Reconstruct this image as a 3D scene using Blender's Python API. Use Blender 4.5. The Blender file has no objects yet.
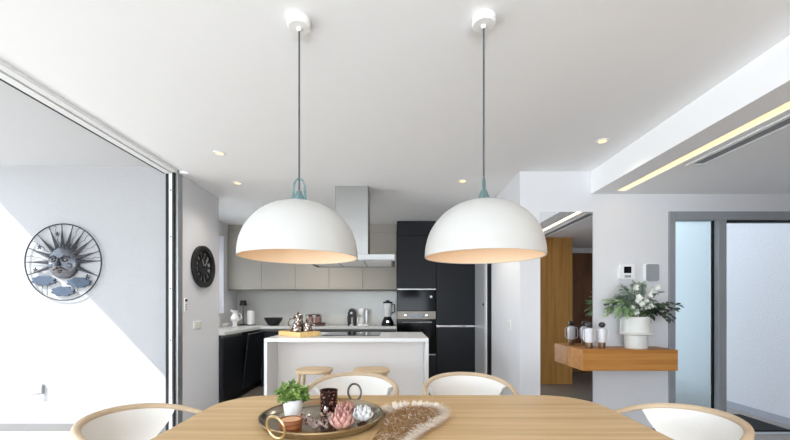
import bpy, math, random
from mathutils import Vector, Matrix
random.seed(7)
S = bpy.context.scene
COL = S.collection
PI = math.pi
H = 1.23          # camera height
FP = 370.0        # focal length in pixels of a 790 px wide frame
CZ = 2.52         # main ceiling
LZ = 2.305        # lowered ceiling

# ------------------------------------------------------------------ materials
def new_mat(name):
    m = bpy.data.materials.new(name); m.use_nodes = True
    nt = m.node_tree
    return m, nt, nt.nodes['Principled BSDF']

def lin(c):
    return tuple(((v / 255) / 12.92 if v / 255 <= .04045 else ((v / 255 + .055) / 1.055) ** 2.4) for v in c)

def mat(name, col, rough=.5, metal=0, spec=.5, trans=0, emit=None, estr=0, var=.04, vscale=8, bump=0, bscale=200, ior=1.45, alpha=1, coat=0, sss=0):
    """plain procedural material: base colour with slight noise variation, optional fine bump"""
    m, nt, b = new_mat(name)
    N, L = nt.nodes, nt.links
    c = lin(col)
    tc = N.new('ShaderNodeTexCoord')
    if var:
        nz = N.new('ShaderNodeTexNoise'); nz.inputs['Scale'].default_value = vscale; nz.inputs['Detail'].default_value = 3
        L.new(tc.outputs['Object'], nz.inputs['Vector'])
        mx = N.new('ShaderNodeMix'); mx.data_type = 'RGBA'
        mx.inputs[6].default_value = (*[v * (1 - var) for v in c], 1)
        mx.inputs[7].default_value = (*[min(1, v * (1 + var)) for v in c], 1)
        L.new(nz.outputs['Fac'], mx.inputs[0]); L.new(mx.outputs[2], b.inputs['Base Color'])
    else:
        b.inputs['Base Color'].default_value = (*c, 1)
    b.inputs['Roughness'].default_value = rough
    b.inputs['Metallic'].default_value = metal
    b.inputs['Specular IOR Level'].default_value = spec
    b.inputs['Transmission Weight'].default_value = trans
    b.inputs['IOR'].default_value = ior
    b.inputs['Alpha'].default_value = alpha
    b.inputs['Coat Weight'].default_value = coat
    if emit:
        b.inputs['Emission Color'].default_value = (*lin(emit), 1); b.inputs['Emission Strength'].default_value = estr
    if bump:
        n2 = N.new('ShaderNodeTexNoise'); n2.inputs['Scale'].default_value = bscale; n2.inputs['Detail'].default_value = 4
        L.new(tc.outputs['Object'], n2.inputs['Vector'])
        bp = N.new('ShaderNodeBump'); bp.inputs['Strength'].default_value = bump; bp.inputs['Distance'].default_value = .01
        L.new(n2.outputs['Fac'], bp.inputs['Height']); L.new(bp.outputs['Normal'], b.inputs['Normal'])
    return m

def wood(name, c1, c2, axis='X', rough=.45, scale=6, stretch=14, spec=.4):
    """wood with grain running along axis"""
    m, nt, b = new_mat(name)
    N, L = nt.nodes, nt.links
    tc = N.new('ShaderNodeTexCoord'); mp = N.new('ShaderNodeMapping')
    sc = [scale * stretch / 6] * 3; sc['XYZ'.index(axis)] = scale / stretch
    mp.inputs['Scale'].default_value = sc
    L.new(tc.outputs['Object'], mp.inputs['Vector'])
    n1 = N.new('ShaderNodeTexNoise'); n1.inputs['Scale'].default_value = 1.6; n1.inputs['Detail'].default_value = 6; n1.inputs['Distortion'].default_value = .6
    n2 = N.new('ShaderNodeTexNoise'); n2.inputs['Scale'].default_value = 9; n2.inputs['Detail'].default_value = 3
    L.new(mp.outputs['Vector'], n1.inputs['Vector']); L.new(mp.outputs['Vector'], n2.inputs['Vector'])
    ad = N.new('ShaderNodeMath'); ad.operation = 'MULTIPLY_ADD'; ad.inputs[1].default_value = .35
    L.new(n2.outputs['Fac'], ad.inputs[0]); L.new(n1.outputs['Fac'], ad.inputs[2])
    rp = N.new('ShaderNodeValToRGB')
    rp.color_ramp.elements[0].position = .42; rp.color_ramp.elements[0].color = (*lin(c2), 1)
    rp.color_ramp.elements[1].position = .88; rp.color_ramp.elements[1].color = (*lin(c1), 1)
    L.new(ad.outputs[0], rp.inputs[0]); L.new(rp.outputs[0], b.inputs['Base Color'])
    b.inputs['Roughness'].default_value = rough; b.inputs['Specular IOR Level'].default_value = spec
    return m

def tiles(name, c, grout, sx, sy, rough=.35, var=.06, gw=.004, spec=.5):
    m, nt, b = new_mat(name)
    N, L = nt.nodes, nt.links
    tc = N.new('ShaderNodeTexCoord')
    br = N.new('ShaderNodeTexBrick'); br.offset = 0; br.inputs['Scale'].default_value = 1
    br.inputs['Brick Width'].default_value = sx; br.inputs['Row Height'].default_value = sy
    br.inputs['Mortar Size'].default_value = gw; br.inputs['Mortar Smooth'].default_value = .1
    l = lin(c)
    br.inputs['Color1'].default_value = (*[v * (1 - var) for v in l], 1); br.inputs['Color2'].default_value = (*[v * (1 + var) for v in l], 1)
    br.inputs['Mortar'].default_value = (*lin(grout), 1)
    L.new(tc.outputs['Object'], br.inputs['Vector'])
    nz = N.new('ShaderNodeTexNoise'); nz.inputs['Scale'].default_value = 5; nz.inputs['Detail'].default_value = 6
    L.new(tc.outputs['Object'], nz.inputs['Vector'])
    mx = N.new('ShaderNodeMix'); mx.data_type = 'RGBA'; mx.blend_type = 'MULTIPLY'; mx.inputs[0].default_value = .25
    L.new(br.outputs['Color'], mx.inputs[6]); L.new(nz.outputs['Color'], mx.inputs[7])
    mx2 = N.new('ShaderNodeHueSaturation'); mx2.inputs['Value'].default_value = 1.08; mx2.inputs['Saturation'].default_value = .9
    L.new(mx.outputs[2], mx2.inputs['Color']); L.new(mx2.outputs['Color'], b.inputs['Base Color'])
    b.inputs['Roughness'].default_value = rough; b.inputs['Specular IOR Level'].default_value = spec
    return m

def spots_mat(name, ca, cb, scale, metal=.9, rough=.25, thr=.5):
    """two-tone cell pattern (engraved / pierced metal)"""
    m, nt, b = new_mat(name)
    N, L = nt.nodes, nt.links
    tc = N.new('ShaderNodeTexCoord'); vo = N.new('ShaderNodeTexVoronoi'); vo.inputs['Scale'].default_value = scale
    L.new(tc.outputs['Object'], vo.inputs['Vector'])
    rp = N.new('ShaderNodeValToRGB'); rp.color_ramp.interpolation = 'LINEAR'
    rp.color_ramp.elements[0].position = thr - .08; rp.color_ramp.elements[0].color = (*lin(ca), 1)
    rp.color_ramp.elements[1].position = thr + .08; rp.color_ramp.elements[1].color = (*lin(cb), 1)
    L.new(vo.outputs['Distance'], rp.inputs[0]); L.new(rp.outputs[0], b.inputs['Base Color'])
    b.inputs['Metallic'].default_value = metal; b.inputs['Roughness'].default_value = rough
    return m

M = dict(
    wall=mat('white_wall_paint', (220, 220, 223), .85, spec=.2, var=.01, bump=.02, bscale=120),
    ceil=mat('white_ceiling_paint', (242, 242, 243), .9, spec=.15, var=.01),
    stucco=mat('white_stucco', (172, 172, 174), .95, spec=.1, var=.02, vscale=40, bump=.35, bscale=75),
    floor=tiles('taupe_floor_tile', (130, 122, 114), (96, 88, 80), .6, 1.2, .4),
    tfloor=tiles('terrace_stone_tile', (196, 190, 180), (160, 155, 148), .6, .6, .7),
    pfloor=tiles('porch_tile', (196, 194, 200), (160, 160, 165), .6, .6, .6),
    ground=mat('pale_gravel_ground', (222, 219, 214), .95, var=.06, bump=.3),
    troof=mat('terrace_soffit_paint', (200, 200, 202), .9, spec=.1, var=.01),
    ovenglass=mat('black_oven_glass', (9, 9, 11), .1, spec=.12, var=.01),
    pocket=mat('silver_grey_lacquer', (198, 198, 200), .4, var=.02),
    ovensteel=mat('brushed_oven_panel', (132, 125, 116), .42, metal=.5, var=.05, vscale=30),
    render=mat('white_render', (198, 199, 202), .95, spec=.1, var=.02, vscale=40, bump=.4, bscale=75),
    skirt=mat('grey_stone_skirting', (118, 117, 116), .6, var=.08, vscale=12),
    strip_dark=mat('dark_grey_strip', (96, 90, 86), .6),
    skirt_mid=mat('mid_grey_skirting', (150, 152, 160), .6),
    alu=mat('brushed_aluminium', (176, 178, 180), .35, metal=.7, var=.03),
    alu_white=mat('white_lacquered_profile', (232, 232, 232), .4, var=.01),
    gasket=mat('black_rubber_gasket', (18, 19, 24), .6),
    frame=mat('mid_grey_door_frame', (146, 149, 153), .45, var=.02),
    frost=mat('frosted_glass', (226, 238, 238), .55, trans=1, var=.01, ior=1.2, spec=.3),
    glass=mat('clear_glass', (255, 255, 255), .0, trans=1, var=0, ior=1.05),
    cab=mat('taupe_lacquer_cabinet', (166, 160, 150), .55, var=.012, vscale=3),
    cab_line=mat('shadow_grey_rail', (110, 107, 102), .6),
    dark=mat('anthracite_lacquer', (23, 25, 30), .45, var=.05, vscale=3, spec=.3),
    dark2=mat('black_carcass', (22, 22, 25), .6),
    stone=mat('white_quartz_top', (224, 223, 222), .18, var=.02, vscale=20, spec=.5),
    stone_grey=mat('pale_grey_quartz', (204, 203, 201), .25, var=.03, vscale=20),
    splash=mat('pale_grey_splashback', (196, 194, 188), .22, var=.02, vscale=3),
    island=mat('island_panel', (228, 222, 218), .6, var=.01),
    steel=mat('stainless_steel', (158, 157, 155), .36, metal=.85, var=.03, vscale=30),
    steel_dark=mat('steel_filter', (120, 120, 120), .4, metal=.7, var=.1, vscale=60),
    chrome=mat('chrome', (220, 220, 222), .12, metal=1, var=0),
    blackglass=mat('black_ceramic_glass', (12, 12, 14), .06, spec=.6, var=.01),
    display=mat('dark_display', (20, 22, 26), .15, var=.02),
    black=mat('matte_black', (26, 26, 28), .55),
    blackgloss=mat('gloss_black_plastic', (16, 16, 18), .35, spec=.3),
    white=mat('white_ceramic', (238, 237, 235), .3, var=.01),
    whitematte=mat('white_matte_plastic', (235, 235, 236), .55, var=.01),
    greyplast=mat('grey_plastic', (150, 153, 158), .5),
    shade=mat('white_lamp_enamel', (190, 188, 184), .6, var=.008, spec=.3),
    shade_in=mat('cream_lamp_inside', (236, 216, 192), .7, var=.008, spec=.2),
    cord=mat('dark_grey_cord', (74, 78, 84), .8),
    teal=mat('teal_green_glass', (132, 164, 164), .05, trans=.55, var=.05, vscale=60),
    bulb=mat('warm_bulb', (255, 230, 190), .5, emit=(255, 206, 140), estr=.7, var=0),
    spot=mat('lit_downlight', (255, 240, 200), .5, emit=(255, 226, 150), estr=.5, var=0),
    led=mat('lit_led_strip', (255, 240, 210), .5, emit=(255, 226, 168), estr=.36, var=0),
    oak=wood('oak_table_top', (216, 187, 141), (190, 156, 108), 'X', .42, 6, 14),
    chairwood=wood('pale_ash_chair_wood', (206, 184, 156), (186, 162, 132), 'X', .5, 8, 6),
    stoolwood=wood('pale_beech_stool', (208, 184, 150), (190, 162, 126), 'X', .5, 8, 8),
    traywood=wood('pine_tray', (238, 204, 142), (210, 170, 104), 'X', .5, 10, 8),
    shelf=wood('honey_oak_shelf', (196, 138, 72), (164, 106, 46), 'X', .5, 7, 14),
    cladding=wood('golden_oak_cladding', (214, 160, 84), (182, 126, 58), 'Z', .55, 6, 12),
    darkwood=wood('brown_wood_door', (124, 82, 48), (92, 58, 32), 'Z', .5, 6, 12),
    walnut=wood('walnut_bowl', (150, 92, 56), (110, 62, 36), 'X', .4, 12, 8),
    wax=mat('beige_wax', (226, 180, 140), .5, var=.02),
    fabric=mat('white_bouclé_fabric', (236, 234, 230), .95, var=.02, vscale=120, bump=.15, bscale=260, spec=.1),
    brass=mat('antique_brass', (150, 128, 96), .32, metal=.9, var=.12, vscale=14),
    brassin=mat('mirror_polished_tray', (170, 160, 142), .2, metal=.95, var=.08, vscale=10),
    gold=mat('pale_gold_metal', (206, 182, 138), .28, metal=.9, var=.05),
    pewter=mat('dark_pewter', (112, 112, 110), .3, metal=.9, var=.08),
    pierced=spots_mat('pierced_bronze', (196, 132, 116), (48, 32, 30), 70, .6, .3, .32),
    engraved=spots_mat('engraved_silver', (232, 222, 212), (96, 78, 68), 60, .8, .25, .42),
    silver=mat('silver_plum_twig', (176, 158, 152), .22, metal=.95, var=.3, vscale=80),
    pink=mat('pink_lotus_glass', (246, 196, 184), .12, trans=.6, var=.06, vscale=40),
    clear=mat('clear_lotus_glass', (250, 251, 251), .12, trans=.35, var=.02),
    leaf=mat('bright_green_leaf', (96, 126, 58), .5, var=.3, vscale=30),
    leaf_light=mat('lime_green_leaf', (142, 170, 90), .5, var=.2, vscale=30),
    fern=mat('fern_green_leaf', (150, 176, 132), .6, var=.25, vscale=20),
    euca=mat('eucalyptus_grey_leaf', (148, 160, 148), .6, var=.25, vscale=20),
    darkleaf=mat('deep_green_leaf', (60, 72, 60), .55, var=.3, vscale=20),
    petal=mat('white_petal', (232, 234, 226), .6, var=.04),
    stem=mat('green_stem', (90, 110, 70), .7),
    furbrown=mat('brown_fur', (178, 144, 104), .9, var=.6, vscale=110, spec=.1),
    furwhite=mat('cream_fur', (240, 230, 218), .9, var=.06, vscale=50, spec=.1),
    mirror=mat('mirror_silver', (222, 222, 224), .0, metal=1, var=0),
    steelblue=mat('blue_steel_patina', (92, 94, 100), .32, metal=.6, var=.6, vscale=30),
    bluegrey=mat('blue_cloud_enamel', (62, 74, 90), .5, metal=.3, var=.5, vscale=30),
    bronze=mat('aged_bronze_patina', (92, 80, 76), .45, metal=.5, var=.5, vscale=22),
    wire=mat('dark_wire', (58, 58, 62), .5, metal=.6),
    mist=mat('milky_glass', (226, 226, 230), .25, trans=0, var=.02),
    smoke=mat('smoked_dark_ball', (58, 56, 58), .2, var=.2, vscale=30),
    bronzebase=mat('brushed_bronze_base', (130, 108, 86), .35, metal=.8, var=.1),
    mat_rubber=mat('black_ribbed_mat', (26, 27, 32), .9, var=.2, vscale=60),
    planter=mat('chalk_white_planter', (222, 222, 218), .7, var=.05, vscale=20),
    winered=mat('dark_red_wood_box', (70, 36, 32), .5, var=.2),
    jar=mat('rose_glass_jar', (176, 140, 134), .15, trans=.4, var=.1),
    cream=mat('cream_plastic', (222, 220, 208), .4, var=.02),
)

# ------------------------------------------------------------------ mesh builder
class MB:
    def __init__(s): s.v = []; s.f = []; s.flip = []
    def add(s, vs, fs, mx=None):
        o = len(s.v)
        s.v += [tuple((mx @ Vector(p)) if mx else p) for p in vs]
        s.f += [tuple(i + o for i in f) for f in fs]
        return s
    def box(s, x0, x1, y0, y1, z0, z1, mx=None):
        vs = [(x, y, z) for z in (z0, z1) for y in (y0, y1) for x in (x0, x1)]
        return s.add(vs, [(0, 2, 3, 1), (4, 5, 7, 6), (0, 1, 5, 4), (2, 6, 7, 3), (0, 4, 6, 2), (1, 3, 7, 5)], mx)
    def tube(s, pts, r, n=10, closed=False, caps=True, flat=1.0):
        """sweep a circle along pts; r is a number or a list; flat squashes the section along its second axis"""
        pts = [Vector(p) for p in pts]; k = len(pts)
        rs = r if isinstance(r, (list, tuple)) else [r] * k
        T = []
        for i in range(k):
            a = pts[(i - 1) % k] if (closed or i > 0) else pts[i]
            b = pts[(i + 1) % k] if (closed or i < k - 1) else pts[i]
            T.append((b - a).normalized())
        up = Vector((0, 0, 1)) if abs(T[0].z) < .9 else Vector((0, 1, 0))
        u = T[0].cross(up).normalized()
        vs = []
        for i in range(k):
            u = (u - T[i] * u.dot(T[i])).normalized(); w = T[i].cross(u)
            for j in range(n):
                a = 2 * PI * j / n
                vs.append(tuple(pts[i] + u * (rs[i] * math.cos(a)) + w * (rs[i] * flat * math.sin(a))))
        fs = []
        for i in range(k if closed else k - 1):
            i2 = (i + 1) % k
            for j in range(n):
                j2 = (j + 1) % n
                fs.append((i * n + j, i * n + j2, i2 * n + j2, i2 * n + j))
        if caps and not closed:
            fs.append(tuple(range(n))[::-1]); fs.append(tuple((k - 1) * n + j for j in range(n)))
        return s.add(vs, fs)
    def lathe(s, prof, n=32, c=(0, 0, 0), mx=None, close=False):
        """prof: list of (r, z); turned about the z axis"""
        vs, fs, rings = [], [], []
        for r, z in prof:
            if r < 1e-6:
                rings.append([len(vs)]); vs.append((c[0], c[1], c[2] + z))
            else:
                rings.append(list(range(len(vs), len(vs) + n)))
                vs += [(c[0] + r * math.cos(2 * PI * j / n), c[1] + r * math.sin(2 * PI * j / n), c[2] + z) for j in range(n)]
        pr = list(zip(rings, rings[1:])) + ([(rings[-1], rings[0])] if close else [])
        for a, b in pr:
            for j in range(n):
                j2 = (j + 1) % n
                if len(a) == 1 and len(b) == 1: continue
                if len(a) == 1: fs.append((a[0], b[j2], b[j]))
                elif len(b) == 1: fs.append((a[j], a[j2], b[0]))
                else: fs.append((a[j], a[j2], b[j2], b[j]))
        return s.add(vs, fs, mx)
    def prism(s, poly, z0, z1, mx=None):
        n = len(poly)
        vs = [(x, y, z0) for x, y in poly] + [(x, y, z1) for x, y in poly]
        fs = [tuple(range(n))[::-1], tuple(range(n, 2 * n))] + [(i, (i + 1) % n, n + (i + 1) % n, n + i) for i in range(n)]
        return s.add(vs, fs, mx)
    def annulus(s, r0, r1, z0, z1, a0=0, a1=2 * PI, n=48, mx=None):
        full = abs(a1 - a0 - 2 * PI) < 1e-6
        k = n if full else n + 1
        vs = []
        for i in range(k):
            a = a0 + (a1 - a0) * i / n; c, sn = math.cos(a), math.sin(a)
            vs += [(r0 * c, r0 * sn, z0), (r1 * c, r1 * sn, z0), (r1 * c, r1 * sn, z1), (r0 * c, r0 * sn, z1)]
        fs = []
        for i in range(n):
            a, b = 4 * i, 4 * ((i + 1) % k)
            for q in range(4):
                fs.append((a + q, a + (q + 1) % 4, b + (q + 1) % 4, b + q))
        if not full:
            fs.append((0, 3, 2, 1)); e = 4 * (k - 1); fs.append((e, e + 1, e + 2, e + 3))
        return s.add(vs, fs, mx)
    def ball(s, c, r, nu=16, nv=10, sc=(1, 1, 1), mx=None):
        prof = [(math.sin(PI * i / nv) * r, -math.cos(PI * i / nv) * r) for i in range(nv + 1)]
        t = MB().lathe(prof, nu)
        vs = [(c[0] + x * sc[0], c[1] + y * sc[1], c[2] + z * sc[2]) for x, y, z in t.v]
        return s.add(vs, t.f, mx)
    def leaf(s, p, d, nrm, l, w, bend=.15):
        """a pointed leaf from p along d, folded at its midrib"""
        p = Vector(p); d = Vector(d).normalized(); nrm = Vector(nrm)
        sd = d.cross(nrm)
        if sd.length < 1e-4: sd = d.cross(Vector((1, .3, .2)))
        sd.normalize(); up = sd.cross(d)
        q = lambda t, o, h: tuple(p + d * (l * t) + sd * (w * o) + up * (l * h))
        vs = [q(0, 0, 0), q(.3, .5, .02), q(.3, 0, -.04), q(.3, -.5, .02), q(.7, .42, -bend * .3), q(.7, 0, -bend * .3 - .05), q(.7, -.42, -bend * .3), q(1, 0, -bend)]
        return s.add(vs, [(0, 1, 2), (0, 2, 3), (1, 4, 5, 2), (2, 5, 6, 3), (4, 7, 5), (5, 7, 6)])
    def build(s, name, m, parent=None, bevel=0, seg=2, loc=None, rot=None, subsurf=0, flat=False, angle=35):
        me = bpy.data.meshes.new(name)
        me.from_pydata(s.v, [], s.f); me.validate()
        import bmesh
        bm = bmesh.new(); bm.from_mesh(me); bmesh.ops.recalc_face_normals(bm, faces=bm.faces); bm.to_mesh(me); bm.free()
        if not flat:
            me.shade_smooth(); me.set_sharp_from_angle(angle=math.radians(angle))
        o = bpy.data.objects.new(name, me); COL.objects.link(o)
        me.materials.append(M[m])
        if parent: o.parent = parent
        if loc: o.location = loc
        if rot: o.rotation_euler = rot
        if bevel:
            b = o.modifiers.new('Bevel', 'BEVEL'); b.width = bevel; b.segments = seg; b.limit_method = 'ANGLE'; b.angle_limit = math.radians(40)
        if subsurf:
            u = o.modifiers.new('Subdivision', 'SUBSURF'); u.levels = subsurf; u.render_levels = subsurf
        return o

def tag(o, label, cat, group=None):
    o['label'] = label; o['category'] = cat
    if group: o['group'] = group
    return o
def thing(name, label, cat, loc=(0, 0, 0), rz=0, group=None):
    o = bpy.data.objects.new(name, None); COL.objects.link(o)
    o.empty_display_size = .1; o.location = loc; o.rotation_euler = (0, 0, rz)
    return tag(o, label, cat, group)
def struct(o):
    o['kind'] = 'structure'; return o
def dup(root, loc, rz, label):
    def cp(o, parent):
        c = o.copy(); COL.objects.link(c)
        if parent: c.parent = parent
        for ch in list(o.children): cp(ch, c)
        return c
    r = cp(root, None); r.location = loc; r.rotation_euler = (0, 0, rz); r['label'] = label
    return r
def sbox(name, m, *a, bevel=0):
    return struct(MB().box(*a).build(name, m, bevel=bevel))
def RX(a): return Matrix.Rotation(a, 4, 'X')
def T(x, y, z): return Matrix.Translation((x, y, z))
def rrect(x0, x1, y0, y1, r, n=8):
    pts = []
    for cx, cy, a0 in ((x1 - r, y1 - r, 0), (x0 + r, y1 - r, PI / 2), (x0 + r, y0 + r, PI), (x1 - r, y0 + r, 1.5 * PI)):
        pts += [(cx + r * math.cos(a0 + PI / 2 * i / n), cy + r * math.sin(a0 + PI / 2 * i / n)) for i in range(n + 1)]
    return pts

# ------------------------------------------------------------------ the setting
YB = -3.4            # back of the room (behind the camera)
sbox('floor', 'floor', -2.7, 4.2, YB - .2, 6.3, -.15, 0)
m = MB()             # main ceiling with the shadow slot beside the sliding door
m.box(-2.01, 1.88, YB - .2, 6.3, CZ, CZ + .3)
m.box(-2.85, -2.01, 3.655, 6.3, CZ, CZ + .3)
m.box(-2.1, -2.01, YB - .2, 3.6, CZ + .025, CZ + .3); m.box(-2.1, -2.01, 3.6, 3.655, CZ, CZ + .3)
m.box(-2.3, -2.1, YB - .2, 3.655, CZ + .05, CZ + .3)
struct(m.build('ceiling', 'ceil'))
sbox('trim_1', 'ceil', 1.88, 2.07, YB - .2, 3.55, LZ, CZ + .3)                     # beam
m = MB(); 
m.box(2.155, 2.24, YB - .2, 3.55, LZ, CZ + .3); m.box(2.24, 2.33, YB - .2, 1.25, LZ, CZ + .3); m.box(2.24, 2.33, 2.8, 3.55, LZ, CZ + .3)
m.box(2.24, 2.33, 1.25, 2.8, LZ + .1, CZ + .3); m.box(2.33, 4.3, YB - .2, 3.55, LZ, CZ + .3)
struct(m.build('ceiling_lowered', 'ceil'))
sbox('wall_left', 'wall', -2.65, -2.1, 3.66, 4.41, 0, CZ)                           # clock wall
m = MB()                                                                           # kitchen wall with window
m.box(-2.85, -2.65, 3.66, 4.5, 0, CZ); m.box(-2.85, -2.65, 5.72, 6.3, 0, CZ)
m.box(-2.85, -2.65, 4.5, 5.72, 0, 1.12); m.box(-2.85, -2.65, 4.5, 5.72, 2.3, CZ)
struct(m.build('wall_kitchen_left', 'wall'))
sbox('wall_kitchen_back', 'wall', -2.85, 1.5, 6.2, 6.4, 0, CZ)
m = MB(); m.box(1.2, 1.4, 3.75, 4.6, 0, CZ); m.box(1.255, 1.4, 4.6, 6.2, 0, CZ); m.box(1.2, 1.255, 4.6, 5.6, 2.2, CZ)
struct(m.build('wall_kitchen_right', 'wall'))
m = MB(); m.box(1.2, 2.62, 3.55, 3.75, 0, CZ); m.box(2.62, 4.02, 3.55, 3.75, 2.135, CZ); m.box(4.02, 4.2, 3.55, 3.75, 0, CZ)
struct(m.build('wall_front', 'wall'))
sbox('wall_right', 'wall', 4.2, 4.4, YB, 3.55, 0, CZ)
m = MB(); m.box(-2.3, -2.1, YB - .2, YB, 0, CZ); m.box(1.3, 4.4, YB - .2, YB, 0, CZ); m.box(-2.1, 1.3, YB - .2, YB, 2.4, CZ)
struct(m.build('wall_back', 'wall'))
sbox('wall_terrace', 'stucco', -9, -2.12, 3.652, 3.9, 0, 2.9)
sbox('ceiling_terrace', 'troof', -4.25, -2.3, -6, 3.655, 2.61, 2.85)
sbox('floor_terrace', 'tfloor', -9, -2.7, -9, 3.7, -.15, -.005)
sbox('baseboard_terrace', 'skirt', -9, -2.12, 3.64, 3.655, -.005, .07)
sbox('ground', 'ground', -60, 60, -60, 60, -.4, -.2)
sbox('floor_porch', 'pfloor', 1.4, 4.1, 3.7, 9, -.15, -.005)
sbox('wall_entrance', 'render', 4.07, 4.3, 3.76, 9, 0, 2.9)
sbox('baseboard_entrance', 'skirt_mid', 4.055, 4.072, 3.76, 9, -.005, .075)
sbox('strip_front', 'strip_dark', 1.9, 2.62, 3.536, 3.551, 0, .055)  # dark grey strip along the foot of the front wall
sbox('wall_sun_blocker', 'stucco', -2.3, 4.4, YB, 3.75, CZ + .31, 6.2)  # unseen block added above the room to keep sun off the entrance wall
sbox('wall_sun_blocker_kitchen', 'stucco', -2.3, 1.5, 3.76, 6.4, CZ + .31, 5.0)  # second unseen sun blocker, added over the kitchen to shade the porch side
sbox('ceiling_slot', 'ceil', 2.07, 2.155, YB - .2, 3.55, LZ + .031, CZ + .3)
sbox('trim_2', 'ceil', 2.07, 2.155, 3.45, 3.55, LZ, LZ + .031)
# wood clad partition and brown door that the mirror reflects
m = MB(); m.box(2.16, 2.79, .25, 1.26, 0, LZ); struct(m.build('wall_cladding', 'cladding', bevel=.003))
sbox('wall_hall', 'wall', 2.79, 4.2, .1, .25, 0, LZ)
dr = struct(MB().box(2.83, 3.62, .25, .29, 0, 2.2).build('door_4', 'darkwood', bevel=.004))
MB().tube([(2.93, .29, 1.02), (2.93, .34, 1.02), (3.05, .34, 1.02)], .009, 8).build('handle', 'chrome', dr)

# sliding door to the terrace: frame profiles, gasket, track
dr = bpy.data.objects.new('door_1', None); COL.objects.link(dr); struct(dr)
MB().box(-2.125, -2.1, 3.58, 3.66, 0, CZ).build('jamb', 'alu', dr, bevel=.003)
MB().box(-2.145, -2.125, 3.56, 3.65, 0, CZ).build('jamb_gasket', 'gasket', dr)
j = MB().box(-2.188, -2.145, 3.575, 3.65, 0, CZ).build('jamb_profile', 'alu_white', dr, bevel=.003)
for z in (.35, .9, 1.4, 1.9, 2.35): MB().lathe([(0, .006), (.006, .006), (.006, 0)], 10, mx=T(-2.166, 3.576, z) @ RX(PI / 2)).build('screw', 'black', j)
MB().box(-2.213, -2.188, 3.57, 3.65, 0, CZ).build('outer_gasket', 'gasket', dr)
MB().box(-2.15, -2.1, YB, 3.57, CZ - .004, CZ + .05).build('head_track', 'alu_white', dr)
MB().box(-2.156, -2.15, YB, 3.57, CZ - .002, CZ + .05).build('track_groove', 'cab_line', dr)
MB().box(-2.215, -2.156, YB, 3.57, CZ - .012, CZ + .05).build('head_profile', 'alu_white', dr)
MB().box(-2.235, -2.215, YB, 3.57, CZ - .012, CZ + .05).build('head_gasket', 'gasket', dr)
MB().box(-2.24, -2.1, YB, 3.65, -.004, .006).build('floor_track', 'alu', dr)

# kitchen pocket door on the right, aluminium leaf half drawn
dr = bpy.data.objects.new('door_2', None); COL.objects.link(dr); struct(dr)
MB().box(1.205, 1.25, 4.985, 5.58, .01, 2.19).build('leaf', 'pocket', dr, bevel=.004)
MB().box(1.2, 1.255, 4.88, 4.98, 0, 2.2).build('frame', 'alu_white', dr, bevel=.003)
MB().box(1.215, 1.255, 4.602, 4.878, 0, 2.2).build('gasket', 'gasket', dr)
MB().lathe([(0, .012), (.018, .012), (.018, 0)], 14, mx=T(1.206, 5.03, 1.25) @ Matrix.Rotation(-PI / 2, 4, 'Y')).build('lock', 'black', dr)

# entrance door: grey frame, frosted sidelight, open leaf side
dr = bpy.data.objects.new('door_3', None); COL.objects.link(dr); struct(dr)
m = MB(); y0, y1 = 3.535, 3.64
m.box(2.62, 2.682, y0, y1, 0, 2.135); m.box(2.682, 4.02, y0, y1, 2.055, 2.135); m.box(3.095, 3.17, y0, y1, 0, 2.055); m.box(3.96, 4.02, y0, y1, 0, 2.055)
m.box(2.682, 3.085, y0, y1, 0, .05)
m.build('frame', 'frame', dr, bevel=.003)
MB().box(2.684, 3.072, 3.6, 3.615, .05, 2.054).build('sidelight_pane', 'frost', dr)
m = MB(); m.box(3.074, 3.0945, 3.588, 3.618, .05, 2.054); m.box(3.171, 3.96, 3.56, 3.62, 2.038, 2.055); m.build('gasket', 'gasket', dr)
MB().box(3.17, 3.96, 3.54, 3.6, -.002, .004).build('threshold', 'alu', dr, bevel=.004)

# kitchen window
w = bpy.data.objects.new('window_1', None); COL.objects.link(w); struct(w)
m = MB()
for a in ((4.5, 4.56, 1.12, 2.3), (5.66, 5.72, 1.12, 2.3), (4.56, 5.66, 1.12, 1.18), (4.56, 5.66, 2.24, 2.3)): m.box(-2.84, -2.79, *a)
m.build('frame', 'alu_white', w, bevel=.003)
MB().box(-2.82, -2.814, 4.56, 5.66, 1.18, 2.24).build('pane', 'glass', w)
MB().box(-2.79, -2.74, 5.67, 5.69, 1.19, 1.26).build('handle', 'black', w, bevel=.004)

# ------------------------------------------------------------------ ceiling fittings
def downlight(x, y, z, label):
    t = thing('downlight', label, 'ceiling light', (x, y, z - .006), 0, 'recessed ceiling spotlights')
    MB().lathe([(.03, .001), (.031, 0), (.046, 0), (.049, .003), (.049, .0055)], 32).build('trim_ring', 'whitematte', t)
    MB().lathe([(0, .002), (.031, .002), (.031, .005), (0, .005)], 28).build('lens', 'spot', t)
    return t
for x, y, lb in ((-1.48, 3.12, 'lit recessed ceiling spotlight nearest the sliding door and clock wall'),
                 (-1.65, 3.88, 'lit recessed ceiling spotlight over the kitchen, beyond the clock wall'),
                 (.70, 3.82, 'lit recessed ceiling spotlight above the dark tall cabinets, between the pendants'),
                 (1.62, 2.89, 'lit recessed ceiling spotlight close to the white ceiling beam')):
    downlight(x, y, CZ, lb)
t = thing('led_strip', 'long warm glowing light strip recessed under the ceiling beam', 'strip light', (2.1125, 0, LZ))
MB().box(-.04, .04, YB, 3.449, .006, .029).build('diffuser', 'led', t)
m = MB(); m.box(-.0425, -.0402, YB, 3.449, 0, .029); m.box(.0402, .0425, YB, 3.449, 0, .029); m.build('channel', 'alu_white', t)
t = thing('air_vent', 'long slatted air grille in the lowered ceiling beside light strip', 'vent', (2.285, 2.025, LZ))
m = MB()
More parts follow.
